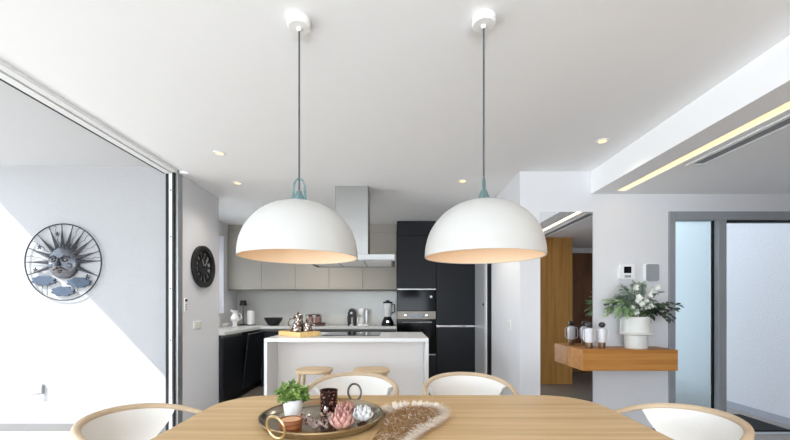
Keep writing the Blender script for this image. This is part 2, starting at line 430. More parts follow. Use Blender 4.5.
m.box(-.072, -.042, -.795, .795, -.008, .0); m.box(.042, .072, -.795, .795, -.008, .0); m.box(-.042, .042, -.795, -.765, -.008, 0); m.box(-.042, .042, .765, .795, -.008, 0)
m.build('frame', 'alu_white', t, bevel=.002)
for i in range(5):
    MB().box(-.0025, .0025, -.764, .764, -.008, .008, mx=T(-.034 + i * .017, 0, .006) @ Matrix.Rotation(.5, 4, 'Y')).build('slat', 'greyplast', t)
MB().box(-.042, .042, -.02, .02, .018, .03).build('cross_bar', 'greyplast', t)
MB().box(-.044, .044, -.77, .77, .06, .098).build('duct', 'cab_line', t)

def pendant(x, y, rz, label):
    t = thing('pendant_lamp', label, 'pendant lamp', (x, y, 1.45), 0, 'white dome pendants over the dining table')
    top = CZ - 1.45
    m = MB(); m.lathe([(0, top), (.049, top), (.052, top - .004), (.052, top - .03), (.047, top - .036), (.012, top - .037), (.008, top - .05), (0, top - .05)], 36)
    m.build('canopy', 'white', t)
    MB().tube([(0, 0, .245), (0, 0, top - .045)], .004, 8).build('cord', 'cord', t)
    R = .263
    n = 18
    prof = [(R * math.cos(PI / 2 * i / n) ** .96, .252 * math.sin(PI / 2 * i / n) ** .93) for i in range(n + 1)]
    prof[-1] = (0, .252)
    inn = [(max(0, r - .004), max(.0, z - .004)) for r, z in prof[:-1]] + [(0, .248)]
    MB().lathe(prof, 72).build('shade', 'shade', t)
    ri = MB().lathe([(R - .0042, .0), *[(max(0, r * .984), z * .984) for r, z in prof[1:-1]], (0, .247)], 72).build('shade_lining', 'shade_in', t)
    MB().annulus(R - .0045, R, -.002, .001, n=72).build('rim', 'shade', t)
    # glass loop that carries the shade
    pts = []
    for i in range(25):
        a = PI * i / 24
        pts.append((.024 * math.cos(a) * 1.0, 0, .252 + .062 + .04 * math.sin(a)))
    pts = [(.029, 0, .25)] + pts + [(-.029, 0, .25)]
    g = MB(); g.tube(pts, [.006] + [.0042] * 25 + [.006], 10)
    g.lathe([(0, .302), (.012, .298), (.017, .285), (.026, .262), (.028, .25), (0, .25)], 20)
    o = g.build('glass_finial', 'teal', t); o.rotation_euler = (0, 0, rz)
    b = MB(); b.ball((0, 0, .13), .035, 16, 10); b.build('bulb', 'bulb', t)
    MB().lathe([(0, .165), (.018, .165), (.02, .24), (0, .24)], 20).build('bulb_socket', 'white', t)
    return t
pendant(-.433, 1.672, 0, 'white dome pendant lamp on the left, nearer the sliding door')
pendant(.397, 1.655, 1.15, 'white dome pendant lamp on the right, nearer the wooden shelf')

# ------------------------------------------------------------------ left wall and terrace things
# local frame for wall pieces: x right, y up, z towards the viewer
def wall_thing(name, label, cat, loc, face, group=None):
    t = thing(name, label, cat, loc, 0, group)
    t.rotation_euler = {'-Y': (PI / 2, 0, 0), '+X': (PI / 2, 0, PI / 2), '-X': (PI / 2, 0, -PI / 2)}[face]
    return t
t = wall_thing('sun_wall_art', 'round metal sun face wall ornament on the terrace wall', 'wall art', (-3.255, 3.651, 1.66), '-Y')
m = MB(); m.tube([(.375 * math.cos(2 * PI * i / 64), .375 * math.sin(2 * PI * i / 64), .022) for i in range(64)], .006, 8, closed=True); m.build('outer_ring', 'wire', t)
for a in (-22, 2, 17, 38, 56, 75, 92, 112, 133, 158, 180, 200):
    a = math.radians(a); c, s_ = math.cos(a), math.sin(a); rb = .13; w_ = .023
    P0 = Vector((c * rb, s_ * rb, .02)); P1 = Vector((c * .372, s_ * .372, .022)); sd = Vector((-s_, c, 0)) * w_
    mm = MB().add([tuple(P0 + sd), tuple(P0 - sd), tuple(P1), tuple(P0 + Vector((0, 0, .03))), tuple(P0 - Vector((0, 0, .006)))],
                  [(0, 2, 3), (3, 2, 1), (1, 2, 4), (4, 2, 0), (0, 3, 1, 4)])
    mm.build('ray', 'steelblue', t, flat=True)
    MB().tube([(c * .30, s_ * .30, .022), (c * .375, s_ * .375, .022)], .004, 6).build('ray_rod', 'wire', t)
fc = MB(); fc.ball((0.005, -.005, .02), .155, 40, 24, (.97, 1.03, .34)); f = fc.build('face', 'steelblue', t)
fz = .02 + .155 * .34
for sx in (-1, 1):
    MB().tube([(sx * .02, .03, fz + .004), (sx * .05, .052, fz - .001), (sx * .09, .045, fz - .012), (sx * .105, .025, fz - .02)], [.007, .009, .008, .004], 8).build('eyebrow', 'wire', f)
    e = MB().ball((sx * .056, .018, fz - .004), .026, 14, 8, (1.1, .6, .55)).build('eye', 'pewter', f)
    MB().ball((sx * .052, .018, fz + .009), .009, 10, 6).build('pupil', 'gasket', e)
    MB().tube([(sx * .082, .01, fz - .006), (sx * .055, -.002, fz + .002), (sx * .03, .012, fz + .004)], .005, 6).build('lower_eyelid', 'wire', f)
    MB().ball((sx * .085, -.035, fz - .02), .035, 12, 8, (1, .9, .5)).build('cheek', 'steelblue', f)
    MB().tube([(sx * .01, -.062, fz + .008), (sx * .04, -.068, fz + .002), (sx * .075, -.085, fz - .012)], [.01, .009, .003], 8).build('moustache', 'bronze', f)
MB().tube([(0, .035, fz), (0, -.005, fz + .016), (0, -.035, fz + .022), (0, -.045, fz + .01)], [.007, .011, .019, .008], 10).build('nose', 'steelblue', f)
MB().ball((0, -.088, fz - .006), .03, 12, 8, (1.1, .35, .6)).build('mouth', 'bronze', f)
m = MB()
for i in range(9):
    xx = -.075 + i * .019
    m.tube([(xx, -.098 - .0 * abs(xx), fz - .012 - abs(xx) * .2), (xx * .9, -.15 + abs(xx) * .35, .03)], [.011, .006], 6)
m.build('beard', 'bronze', f)
def cloud(cx, cy, w):
    pts = []
    for i in range(72):
        a = 2 * PI * i / 72
        r = .88 + .2 * abs(math.sin(4 * a + .3))
        pts.append((cx + w * r * math.cos(a), cy + w * .42 * r * math.sin(a)))
    MB().prism(pts, .015, .03).build('cloud', 'bluegrey', t, bevel=.006)
cloud(-.19, -.18, .115); cloud(.155, -.20, .115); cloud(0, -.285, .112)
for cx, cy in ((-.06, .275), (-.235, .148), (-.275, -.075), (.235, -.14)):
    pts = [((.026 if i % 2 == 0 else .009) * math.sin(PI * i / 5) + cx, (.026 if i % 2 == 0 else .009) * math.cos(PI * i / 5) + cy) for i in range(10)]
    MB().prism(pts, .016, .024).build('star', 'wire', t)
m = MB()
for k, a in enumerate((28, 47, 66, 8, 103, 145, 170)):
    a = math.radians(a); pts = []
    for i in range(9):
        r = .17 + .2 * i / 8; o = .008 * math.sin(i * 1.9 + k)
        pts.append((r * math.cos(a) - o * math.sin(a), r * math.sin(a) + o * math.cos(a), .02))
    MB().tube(pts, .0022, 5).build('thin_wire', 'wire', t)
for xx in (-.15, -.2, .15, -.02): MB().tube([(xx, -.22, .02), (xx - .01, -.26, .02), (xx - .005, -.32, .02)], .0022, 5).build('rain_wire', 'wire', t)

t = wall_thing('wall_tap', 'small grey metal fitting low on the white terrace wall', 'wall fitting', (-3.51, 3.652, .40), '-Y')
MB().box(.025, .05, -.035, .06, 0, .03).build('plate', 'alu', t, bevel=.008)
MB().tube([(.035, -.028, .02), (.0, -.028, .05), (-.03, -.025, .055)], .011, 10).build('spout', 'alu', t)

t = wall_thing('wall_clock', 'round black openwork clock on white wall by sliding door', 'clock', (-2.1, 4.02, 1.655), '+X')
MB().annulus(.172, .226, .004, .04, n=64).build('outer_ring', 'black', t, bevel=.003)
MB().annulus(.0, .088, .006, .022, n=48).build('centre_disc', 'black', t)
for k in range(12):
    a = PI / 2 - k * PI / 6
    MB().annulus(.085, .174, .008, .022, a - .095, a + .095, 6).build('numeral', 'black', t)
h = MB().tube([(0, 0, .03), (-.045, .075, .03)], [.006, .003], 8).build('hour_hand', 'alu', t)
MB().tube([(0, 0, .033), (.06, .07, .033)], [.005, .0025], 8).build('minute_hand', 'alu', t)
MB().lathe([(0, .04), (.012, .038), (.014, .022)], 16).build('pivot', 'black', t)

t = wall_thing('wall_remote', 'slim grey and black handset mounted on wall below the clock', 'remote control', (-2.1, 3.70, 1.245), '+X')
MB().prism(rrect(-.022, .022, -.075, .06, .008), 0, .012).build('body', 'alu_white', t, bevel=.003)
MB().prism(rrect(-.017, .017, .028, .054, .005), .012, .015).build('screen', 'black', t)
for y in (0, -.025, -.05): MB().prism(rrect(-.012, .012, y - .007, y + .007, .004), .012, .014).build('button', 'greyplast', t)
def switch(name, label, loc, face, w=.16, h=.085, n=2):
    t = wall_thing(name, label, 'light switch', loc, face)
    MB().prism(rrect(-w / 2, w / 2, -h / 2, h / 2, .006), 0, .008).build('plate', 'whitematte', t, bevel=.002)
    for i in range(n):
        ww = (w - .02) / n; x0 = -w / 2 + .01 + i * ww
        MB().box(x0 + .004, x0 + ww - .004, -h / 2 + .012, h / 2 - .012, .008, .011).build('rocker', 'cream', t, bevel=.001)
    return t
switch('light_switch', 'double white switch plate low on the wall below clock', (-2.1, 3.93, 1.03), '+X')
switch('light_switch', 'single pale switch plate on the white pillar side', (1.2, 3.86, 1.03), '-X', .085, .11, 1)

# ------------------------------------------------------------------ kitchen
# left run: base cabinet, dishwasher (door ajar), corner unit
def base_unit(x0, x1, y0, y1, side, label, n=1, hide=False):
    """cabinet carcass plus door fronts; side 'X' opens to +X, 'Y' opens to -Y"""
    t = thing('base_cabinet', label, 'cabinet', ((x0 + x1) / 2, (y0 + y1) / 2, 0), 0, 'dark base cabinets')
    w, d = (x1 - x0) / 2, (y1 - y0) / 2
    if side == 'X':
        MB().box(-w, w - .022, -d, d, .1, .879).build('body', 'dark2', t)
        MB().box(-w, w - .06, -d, d, 0, .1).build('plinth', 'dark2', t)
        MB().box(w - .02, w, -d + .002, d - .002, .105, .842).build('door', 'dark', t, bevel=.002)
        MB().box(w - .022, w - .012, -d, d, .846, .877).build('grip_rail', 'cab_line', t)
    else:
        MB().box(-w, w, -d + .022, d, .1, .879).build('body', 'dark2', t)
        MB().box(-w, w, -d + .06, d, 0, .1).build('plinth', 'dark2', t)
        for i in range(n):
            ww = 2 * w / n
            MB().box(-w + i * ww + .002, -w + (i + 1) * ww - .002, -d, -d + .02, .105, .842).build('door', 'dark', t, bevel=.002)
        MB().box(-w, w, -d + .012, -d + .022, .846, .877).build('grip_rail', 'cab_line', t)
    return t
base_unit(-2.648, -2.05, 4.415, 4.985, 'X', 'dark base cabinet under left worktop, next to the clock wall')
t = thing('dishwasher', 'dark fronted dishwasher with its door slightly ajar, left kitchen run', 'dishwasher', (-2.35, 5.287, 0))
MB().box(-.298, .275, -.3, .3, .1, .879).build('body', 'dark2', t)
MB().box(-.298, .24, -.3, .3, 0, .1).build('plinth', 'dark2', t)
d = MB().box(-.02, 0, -.297, .297, 0, .745).build('door', 'dark', t, bevel=.002)
d.location = (.3, 0, .105); d.rotation_euler = (0, .11, 0)
MB().box(-.018, -.002, -.29, .29, .745, .752).build('grip_rail', 'steel', d)
base_unit(-2.648, -2.05, 5.589, 6.198, 'X', 'dark corner base cabinet under the black table lamp')
bl = ('dark base cabinet below the black bowl on the back worktop', 'dark base cabinet below the jar rack, behind the kitchen island',
      'dark base cabinet below the blender, beside the built-in oven column')
for i in range(3): base_unit(-2.045 + i * .69, -2.045 + (i + 1) * .69 - .003, 5.6, 6.198, 'Y', bl[i], 1)
m = MB(); m.prism([(-2.648, 4.413), (-2.03, 4.413), (-2.03, 5.58), (.026, 5.58), (.026, 6.186), (-2.648, 6.186)], .88, .92)
tag(m.build('worktop', 'stone_grey', bevel=.003), 'pale grey stone worktop running in an L along the kitchen walls', 'worktop')
m = MB(); m.box(-2.648, .026, 6.187, 6.199, .921, 1.475)
tag(m.build('splashback', 'splash'), 'pale glossy panel on the wall between worktop and upper cabinets', 'splashback')
ul = ('taupe upper cabinet in the corner next to the window', 'taupe upper cabinet second from the window, above the black bowl',
      'taupe upper cabinet in the middle of its row, above the jar rack', 'taupe upper cabinet behind the extractor hood',
      'taupe upper cabinet touching the dark oven column, above the blender')
for i in range(5):
    x0 = -2.645 + i * .534; t = thing('upper_cabinet', ul[i], 'cabinet', (x0 + .267, 6.02, 1.476), 0, 'taupe upper cabinets')
    MB().box(-.266, .266, -.148, .178, .004, .92).build('body', 'cab', t)
    MB().box(-.2655, .2655, -.17, -.15, .02, .914).build('door', 'cab', t, bevel=.002)
    MB().box(-.266, .266, -.166, -.148, 0, .016).build('grip_rail', 'cab_line', t)
    MB().box(-.267, .267, -.15, .178, .922, CZ - 1.477).build('top_filler', 'cab', t)

# tall dark units
yf = 5.6
t = thing('oven_column', 'tall dark cabinet column housing the microwave and oven', 'cabinet', (.325, 5.9, 0))
m = MB(); m.box(-.295, -.279, -.28, .298, .08, CZ - .002); m.box(.279, .295, -.28, .298, .08, CZ - .002); m.box(-.279, .279, .28, .298, .08, CZ - .002)
m.box(-.279, .279, -.28, .28, 1.495, 1.512); m.box(-.279, .279, -.28, .28, .475, .49); m.box(-.279, .279, -.28, .28, .08, .1)
m.build('body', 'dark2', t)
MB().box(-.29, .29, -.24, .298, 0, .08).build('plinth', 'dark2', t)
MB().box(-.293, .293, -.3, -.281, 1.505, 2.29).build('door', 'dark', t, bevel=.002)
MB().box(-.293, .293, -.3, -.281, 2.294, CZ - .003).build('door', 'dark', t, bevel=.002)
MB().box(-.293, .293, -.3, -.281, .085, .478).build('drawer', 'dark', t, bevel=.002)
t = thing('fridge_column', 'tall dark cabinet column with silver grip line, right of oven', 'fridge', (.93, 5.9, 0))
MB().box(-.304, .304, -.28, .298, .08, CZ - .002).build('body', 'dark2', t)
MB().box(-.3, .3, -.24, .298, 0, .08).build('plinth', 'dark2', t)
MB().box(-.303, .303, -.3, -.281, .945, 2.29).build('upper_door', 'dark', t, bevel=.002)
MB().box(-.303, .303, -.3, -.281, 2.294, CZ - .003).build('top_door', 'dark', t, bevel=.002)
MB().box(-.303, .303, -.3, -.281, .085, .905).build('lower_door', 'dark', t, bevel=.002)
MB().box(-.303, .303, -.302, -.281, .91, .94).build('grip_rail', 'chrome', t, bevel=.002)
t = thing('microwave', 'black glass built-in microwave above the oven', 'microwave', (.325, 5.9, 1.155))
MB().box(-.27, .27, -.27, .25, .004, .335).build('body', 'dark2', t)
MB().box(-.292, .292, -.303, -.282, 0, .318)  .build('door', 'ovenglass', t, bevel=.003)
MB().box(-.292, .292, -.304, -.282, .32, .338).build('trim_bar', 'steel', t)
MB().lathe([(0, .01), (.017, .01), (.02, 0)], 20, mx=T(.22, -.303, .215) @ RX(PI / 2)).build('knob', 'whitematte', t)
t = thing('oven', 'built-in black glass oven with stainless control panel', 'oven', (.325, 5.9, .495))
MB().box(-.27, .27, -.27, .27, 0, .655).build('body', 'dark2', t)
p = MB().box(-.292, .292, -.303, -.282, .535, .655).build('control_panel', 'ovensteel', t, bevel=.002)
MB().box(-.11, .105, -.305, -.302, .56, .625).build('display', 'display', p)
for x in (-.165, .155): MB().lathe([(0, .02), (.017, .018), (.02, 0)], 20, mx=T(x, -.303, .592) @ RX(PI / 2)).build('knob', 'chrome', p)
dd = MB().box(-.292, .292, -.303, -.282, .01, .53)  .build('door', 'ovenglass', t, bevel=.003)
m = MB(); m.tube([(-.23, -.345, .49), (.23, -.345, .49)], .01, 10)
for x in (-.2, .2): m.tube([(x, -.345, .49), (x, -.3, .49)], .007, 8)
m.build('handle', 'chrome', dd)
MB().box(-.292, .292, -.304, -.281, -.008, .008).build('trim_bar', 'steel', t)

# extractor hood over the island
t = thing('range_hood', 'stainless steel island extractor hood with tall square chimney', 'range hood', (-.467, 4.14, 1.70))
MB().box(-.178, .178, -.16, .15, .065, CZ - 1.701).build('chimney', 'steel', t, bevel=.003)
m = MB(); m.box(-.465, .465, -.33, .33, .006, .065); m.build('canopy', 'steel', t, bevel=.003)
for i in range(3):
    x0 = -.43 + i * .288
    MB().box(x0, x0 + .28, -.26, .26, -.002, .006).build('filter', 'alu_white' if i != 9 else 'steel', t, bevel=.001)
m = MB(); m.box(-.465, -.45, -.33, .33, -.006, .006); m.box(.45, .465, -.33, .33, -.006, .006); m.box(-.45, .45, -.33, -.315, -.006, .006); m.box(-.45, .45, .3, .33, -.006, .006)
for i in range(2): m.box(-.151 + i * .288, -.143 + i * .288, -.315, .3, -.005, .006)
m.build('lower_frame', 'steel_dark', t)

# island
t = thing('kitchen_island', 'white waterfall kitchen island with recessed front panel', 'kitchen island', (-.467, 3.98, 0))
wI, y0, y1 = .79, -.43, .43
MB().box(-wI, wI, y0, y1, .885, .92).build('top', 'stone', t, bevel=.003)
for sx in (-1, 1):
    MB().box(sx * wI - (.03 if sx > 0 else 0), sx * wI + (.03 if sx < 0 else 0), y0, y1, 0, .884).build('side_panel', 'stone', t, bevel=.002)
MB().box(-wI + .031, wI - .031, -.12, -.1, .06, .883).build('front_panel', 'island', t)
MB().box(-wI + .031, wI - .031, -.1, y1 - .02, .06, .883).build('body', 'dark', t)
MB().box(-wI + .031, wI - .031, -.09, y1 - .05, 0, .059).build('plinth', 'dark2', t)
tag(MB().box(-.76, -.16, 3.83, 4.33, .921, .927).build('cooktop', 'blackglass', bevel=.002), 'black glass cooktop set into the island top', 'cooktop')

def stool(x, y, rz, label, first=[]):
    if first: return dup(first[0], (x, y, 0), rz, label)
    t = thing('bar_stool', label, 'stool', (x, y, 0), rz, 'beech stools at the island'); first.append(t)
    pts = []
    for i in range(40):
        a = 2 * PI * i / 40; c, s_ = math.cos(a), math.sin(a)
        pts.append((.166 * math.copysign(abs(c) ** .7, c), .15 * math.copysign(abs(s_) ** .75, s_)))
    MB().prism(pts, .625, .652).build('seat', 'stoolwood', t, bevel=.008, seg=3)
    L = []
    for sx in (-1, 1):
        for sy in (-1, 1):
            MB().tube([(sx * .16, sy * .135, 0), (sx * .115, sy * .095, .628)], [.012, .017], 12).build('leg', 'stoolwood', t)
    for sy, z in ((-1, .2), (1, .2)): MB().tube([(-.146, sy * .122, z), (.146, sy * .122, z)], .009, 8).build('stretcher', 'stoolwood', t)
    for sx in (-1, 1): MB().tube([(sx * .141, -.118, .28), (sx * .141, .118, .28)], .009, 8).build('stretcher', 'stoolwood', t)
    return t
stool(-.742, 3.4, .0, 'pale wooden stool at the island, the one on the left')
stool(-.215, 3.4, .15, 'pale wooden stool at the island, the one on the right')

# tea things on the island
a0 = math.radians(-40); tx, ty = -1.0, 3.87
t = thing('serving_tray', 'pale wooden serving tray on the island carrying the silver tea set', 'tray', (tx, ty, .921), a0)
MB().box(-.18, .18, -.115, .115, 0, .012).build('base', 'traywood', t)
for sy in (-1, 1): MB().box(-.19, .19, sy * .12 - .006, sy * .12 + .006, 0, .045).build('side', 'traywood', t, bevel=.002)
for sx in (-1, 1): MB().box(sx * .186 - .006, sx * .186 + .006, -.114, .114, 0, .05).build('end', 'traywood', t, bevel=.002)
def at_tray(u, v): return (tx + u * math.cos(a0) - v * math.sin(a0), ty + u * math.sin(a0) + v * math.cos(a0), .934)
t = thing('coffee_pot', 'tall engraved silver pot with lid on the wooden tray', 'coffee pot', at_tray(.01, -.02), .6); t.scale = (1.25,) * 3
MB().lathe([(0, 0), (.045, .002), (.05, .02), (.052, .06), (.042, .1), (.033, .125), (.038, .145), (.041, .15), (.038, .15), (0, .15)], 28).build('body', 'engraved', t)
MB().lathe([(.04, .151), (.032, .164), (.012, .172), (.006, .178), (.01, .186), (0, .192)], 24).build('lid', 'engraved', t)
MB().tube([(-.036, 0, .135), (-.075, 0, .13), (-.085, 0, .085), (-.05, 0, .04)], .006, 8).build('handle', 'engraved', t)
MB().tube([(.045, 0, .05), (.068, 0, .09), (.082, 0, .14)], [.014, .009, .008], 10).build('spout', 'engraved', t)
t = thing('milk_jug', 'small engraved silver jug at the right end of wooden tray', 'jug', at_tray(.12, .02), -.4); t.scale = (1.25,) * 3
MB().lathe([(0, 0), (.03, .001), (.036, .03), (.036, .055), (.028, .08), (.033, .1), (.03, .1), (.025, .08), (0, .02)], 24).build('body', 'engraved', t)
MB().tube([(.03, 0, .09), (.062, 0, .085), (.065, 0, .05), (.034, 0, .03)], .005, 8).build('handle', 'engraved', t)
MB().ball((0, 0, .105), .014, 12, 8).build('lid_knob', 'engraved', t)
t = thing('sugar_bowl', 'small low engraved silver bowl at the left end of tray', 'bowl', at_tray(-.12, .01), 0)
MB().lathe([(0, 0), (.02, .001), (.036, .025), (.038, .04), (.034, .04), (.018, .012), (0, .01)], 24).build('body', 'engraved', t)
MB().lathe([(.036, .041), (.02, .054), (.005, .058), (.008, .068), (0, .072)], 20).build('lid', 'engraved', t)

# back worktop things
CT = .921
t = thing('table_lamp', 'small black table lamp in the worktop corner', 'lamp', (-2.47, 6.02, CT))
MB().lathe([(0, 0), (.055, 0), (.055, .012), (.01, .018), (0, .018)], 24).build('base', 'black', t)
MB().tube([(0, 0, .01), (0, 0, .32)], .006, 8).build('stem', 'black', t)
MB().lathe([(.058, .315), (.042, .4), (0, .402), (0, .396), (.038, .394), (.054, .317)], 28).build('lamp_shade', 'black', t)
t = thing('ceramic_jug', 'white ceramic jug with curved handle standing in front of the black lamp', 'jug', (-2.43, 5.62, CT))
MB().lathe([(0, 0), (.04, .0), (.03, .02), (.035, .06), (.062, .1), (.06, .14), (.035, .18), (.03, .21), (.045, .245), (.04, .245), (.024, .21), (0, .2)], 28).build('body', 'white', t)
MB().tube([(.03, 0, .2), (.085, 0, .19), (.1, 0, .13), (.055, 0, .09)], .009, 10).build('handle', 'white', t)
MB().tube([(-.03, 0, .215), (-.055, 0, .245), (-.07, 0, .25)], [.018, .014, .008], 10).build('spout', 'white', t)
t = thing('pale_bowl', 'small pale bowl on the left worktop under the window', 'bowl', (-2.5, 5.42, CT))
MB().lathe([(0, 0), (.03, 0), (.055, .03), (.065, .055), (.06, .055), (.04, .02), (0, .012)], 28).build('body', 'cream', t)
t = thing('paper_roll', 'white upright paper roll on a dark stand beside black lamp', 'paper roll', (-2.33, 5.98, CT))
MB().lathe([(0, 0), (.07, 0), (.07, .01), (0, .01)], 28).build('stand', 'black', t)
MB().lathe([(.02, .012), (.055, .012), (.055, .232), (.02, .232)], 28, close=True).build('roll', 'white', t)
MB().tube([(0, 0, .01), (0, 0, .245)], .006, 8).build('rod', 'chrome', t)
t = thing('fruit_bowl', 'wide dark brown bowl on the back worktop', 'bowl', (-1.93, 5.88, CT))
MB().lathe([(0, 0), (.07, 0), (.09, .02), (.135, .09), (.146, .125), (.138, .125), (.125, .09), (.075, .025), (0, .02)], 40).build('body', 'winered' if False else 'black', t)
t = thing('jar_rack', 'dark red wooden rack holding two rose jars behind the tea set', 'rack', (-1.27, 5.86, CT))
MB().box(-.15, .16, -.06, .06, 0, .045).build('base', 'winered', t, bevel=.004)
m = MB(); m.tube([(-.14, 0, .045), (-.14, 0, .165), (.0, 0, .18), (.1, 0, .165), (.1, 0, .045)], .006, 8); m.build('rail', 'winered', t)
for i, (x, lb) in enumerate(((-1.34, 'rose glass jar with dark lid, the left one in rack'), (-1.225, 'rose glass jar with dark lid, the right one in rack'))):
    j = thing('jar', lb, 'jar', (x, 5.86, CT + .046), 0, 'rose jars in the dark rack')
    MB().lathe([(0, 0), (.044, 0), (.048, .01), (.048, .075), (.03, .095), (0, .096)], 24).build('body', 'jar', j)
    MB().lathe([(.032, .097), (.033, .118), (0, .12)], 20).build('lid', 'winered', j)
t = thing('pod_coffee_machine', 'black arched pod coffee machine on the back worktop', 'coffee machine', (-.68, 5.86, CT))
m = MB()
prof = [(-.062, 0), (-.064, .12), (-.058, .2), (-.036, .255), (0, .272), (.036, .255), (.058, .2), (.064, .12), (.062, 0), (.026, 0), (.024, .13), (.0, .15), (-.024, .13), (-.026, 0)]
m.prism(prof, -.08, .08, mx=RX(PI / 2)); m.build('body', 'blackgloss', t, bevel=.006)
MB().box(-.03, .03, -.09, .07, 0, .02).build('drip_tray', 'steel', t, bevel=.003)
MB().lathe([(0, .03), (.016, .03), (.018, 0)], 16, mx=T(0, -.08, .2) @ RX(PI / 2)).build('dial', 'steel', t)
MB().tube([(0, -.03, .15), (0, -.03, .125)], .01, 8).build('nozzle', 'steel', t)
t = thing('filter_coffee_maker', 'white and silver filter coffee maker with glass carafe', 'coffee machine', (-.505, 5.86, CT))
MB().prism(rrect(-.085, .085, -.09, .09, .03), 0, .025).build('base', 'white', t, bevel=.005)
MB().box(.035, .078, -.05, .08, .025, .25).build('tower', 'steel', t, bevel=.008)
MB().lathe([(0, .165), (.03, .165), (.055, .2), (.058, .255), (.05, .268), (0, .27)], 28, c=(-.025, 0, 0)).build('filter_basket', 'white', t)
MB().lathe([(0, .027), (.045, .027), (.055, .06), (.05, .11), (.035, .14), (.032, .14), (.046, .108), (.05, .06), (.042, .031), (0, .031)], 28, c=(-.025, 0, 0)).build('carafe', 'clear', t)
MB().tube([(-.06, -.03, .13), (-.085, -.05, .12), (-.085, -.05, .06), (-.065, -.03, .05)], .007, 8).build('carafe_handle', 'white', t)
t = thing('blender', 'tall blender with black base and clear jug, beside oven column', 'blender', (-.115, 5.84, CT))
MB().lathe([(0, 0), (.098, 0), (.1, .02), (.085, .07), (.06, .125), (.055, .14), (0, .14)], 28).build('base', 'blackgloss', t)
MB().lathe([(0, .02), (.022, .018), (.025, 0)], 18, mx=T(0, -.09, .06) @ RX(PI / 2)).build('knob', 'chrome', t)
MB().lathe([(0, .141), (.05, .141), (.055, .17), (.072, .35), (.068, .35), (.05, .172), (0, .165)], 28).build('jug', 'clear', t)
MB().lathe([(.074, .35), (.074, .375), (.03, .38), (.028, .4), (0, .402)], 28).build('lid', 'black', t)
MB().tube([(.062, 0, .34), (.11, 0, .33), (.11, 0, .22), (.058, 0, .19)], .009, 10).build('jug_handle', 'black', t)

# ------------------------------------------------------------------ console wall
t = thing('wall_mirror', 'tall frameless mirror on the wall beside the floating shelf', 'mirror', (1.64, 3.55, 0))
MB().box(-.25, .25, -.012, -.001, .012, 2.13).build('glass', 'mirror', t)
t = thing('floating_shelf', 'chunky honey oak floating drawer shelf under the planter', 'shelf', (2.068, 3.395, .66))
MB().box(-.418, .418, -.125, .142, .0, .185).build('body', 'shelf', t, bevel=.002)
MB().box(-.418, .418, -.145, -.127, .0, .185).build('drawer_front', 'shelf', t, bevel=.002)
def bottle(x, y, rz, label, first=[]):
    if first: return dup(first[0], (x, y, .8455), rz, label)
    t = thing('figure_bottle', label, 'bottle', (x, y, .8455), rz, 'ball-topped bottles on the shelf'); first.append(t)
    MB().lathe([(0, 0), (.029, 0), (.03, .004), (.03, .052), (0, .053)], 28).build('base', 'bronzebase', t)
    MB().lathe([(.0, .0535), (.033, .0535), (.035, .06), (.035, .16), (.03, .178), (.018, .186), (0, .187)], 28).build('body', 'mist', t)
    MB().ball((0, 0, .212), .029, 20, 12, (1, 1, .9)).build('ball_stopper', 'smoke', t)
    for s_ in (-1, 1):
        MB().tube([(s_ * .03, 0, .172), (s_ * .052, 0, .168), (s_ * .058, 0, .15), (s_ * .058, 0, .085), (s_ * .052, 0, .068), (s_ * .034, 0, .066)], .0035, 8).build('handle', 'mist', t)
    return t
bottle(1.767, 3.37, .2, 'ball-topped white bottle on the shelf, farther from the planter')
bottle(1.893, 3.385, -.3, 'ball-topped white bottle on the shelf, closer to the planter')

t = thing('planter', 'chalk white planter with ring handles and mixed foliage on wooden shelf', 'potted plant', (2.2, 3.38, .8455))
MB().lathe([(0, 0), (.088, 0), (.094, .01), (.094, .12), (.14, .127), (.146, .134), (.14, .141), (.112, .15), (.114, .28), (.111, .287), (.103, .285), (.101, .26), (0, .25)], 48).build('pot', 'planter', t)
for s_ in (-1, 1):
    MB().tube([(s_ * .11, 0, .27), (s_ * .138, 0, .262), (s_ * .14, 0, .15), (s_ * .138, 0, .138)], .005, 8).build('ring_handle', 'planter', t)
MB().lathe([(0, .262), (.101, .262), (.099, .252), (0, .252)], 24).build('soil', 'darkleaf', t)
rnd = random.Random(3)
def spray(bmL, bmS, base, tip, n, l, w, droop=.0, two=True, jit=.5):
    base, tip = Vector(base), Vector(tip); pts = []
    for i in range(9):
        q = i / 8; p = base.lerp(tip, q); p.z += .06 * math.sin(PI * q) - droop * q * q; pts.append(p)
    bmS.tube(pts, .0025, 5)
    for i in range(n):
        q = .25 + .75 * i / max(1, n - 1); k = min(7, int(q * 8)); p = pts[k].lerp(pts[k + 1], q * 8 - k); d = (pts[k + 1] - pts[k]).normalized()
        for s_ in ((-1, 1) if two else (rnd.choice((-1, 1)),)):
            sd = d.cross(Vector((0, 0, 1))).normalized() * s_
            dr = d * .55 + sd * .9 + Vector((rnd.uniform(-jit, jit), rnd.uniform(-jit, jit), rnd.uniform(-jit, jit)))
            nm = Vector((rnd.uniform(-.4, .4), -.6, .8)); sc = rnd.uniform(.75, 1.15)
            bmL.leaf(p, dr, nm, l * sc, w * sc)
    bmL.leaf(pts[-1], d, Vector((0, -.5, 1)), l, w)
lm, sm = MB(), MB()
for i in range(16):                                     # fern fronds to the left
    a = math.radians(rnd.uniform(150, 235)); r = rnd.uniform(.16, .26)
    spray(lm, sm, (.05 * math.cos(a), .05 * math.sin(a), .262), (r * math.cos(a) - .02, r * .7 * math.sin(a), .32 + rnd.uniform(-.01, .16)), 12, .05, .018, .02, True, .15)
f_ = lm.build('fern_fronds', 'fern', t, flat=True); sm.build('stem', 'stem', f_)
lm, sm = MB(), MB()
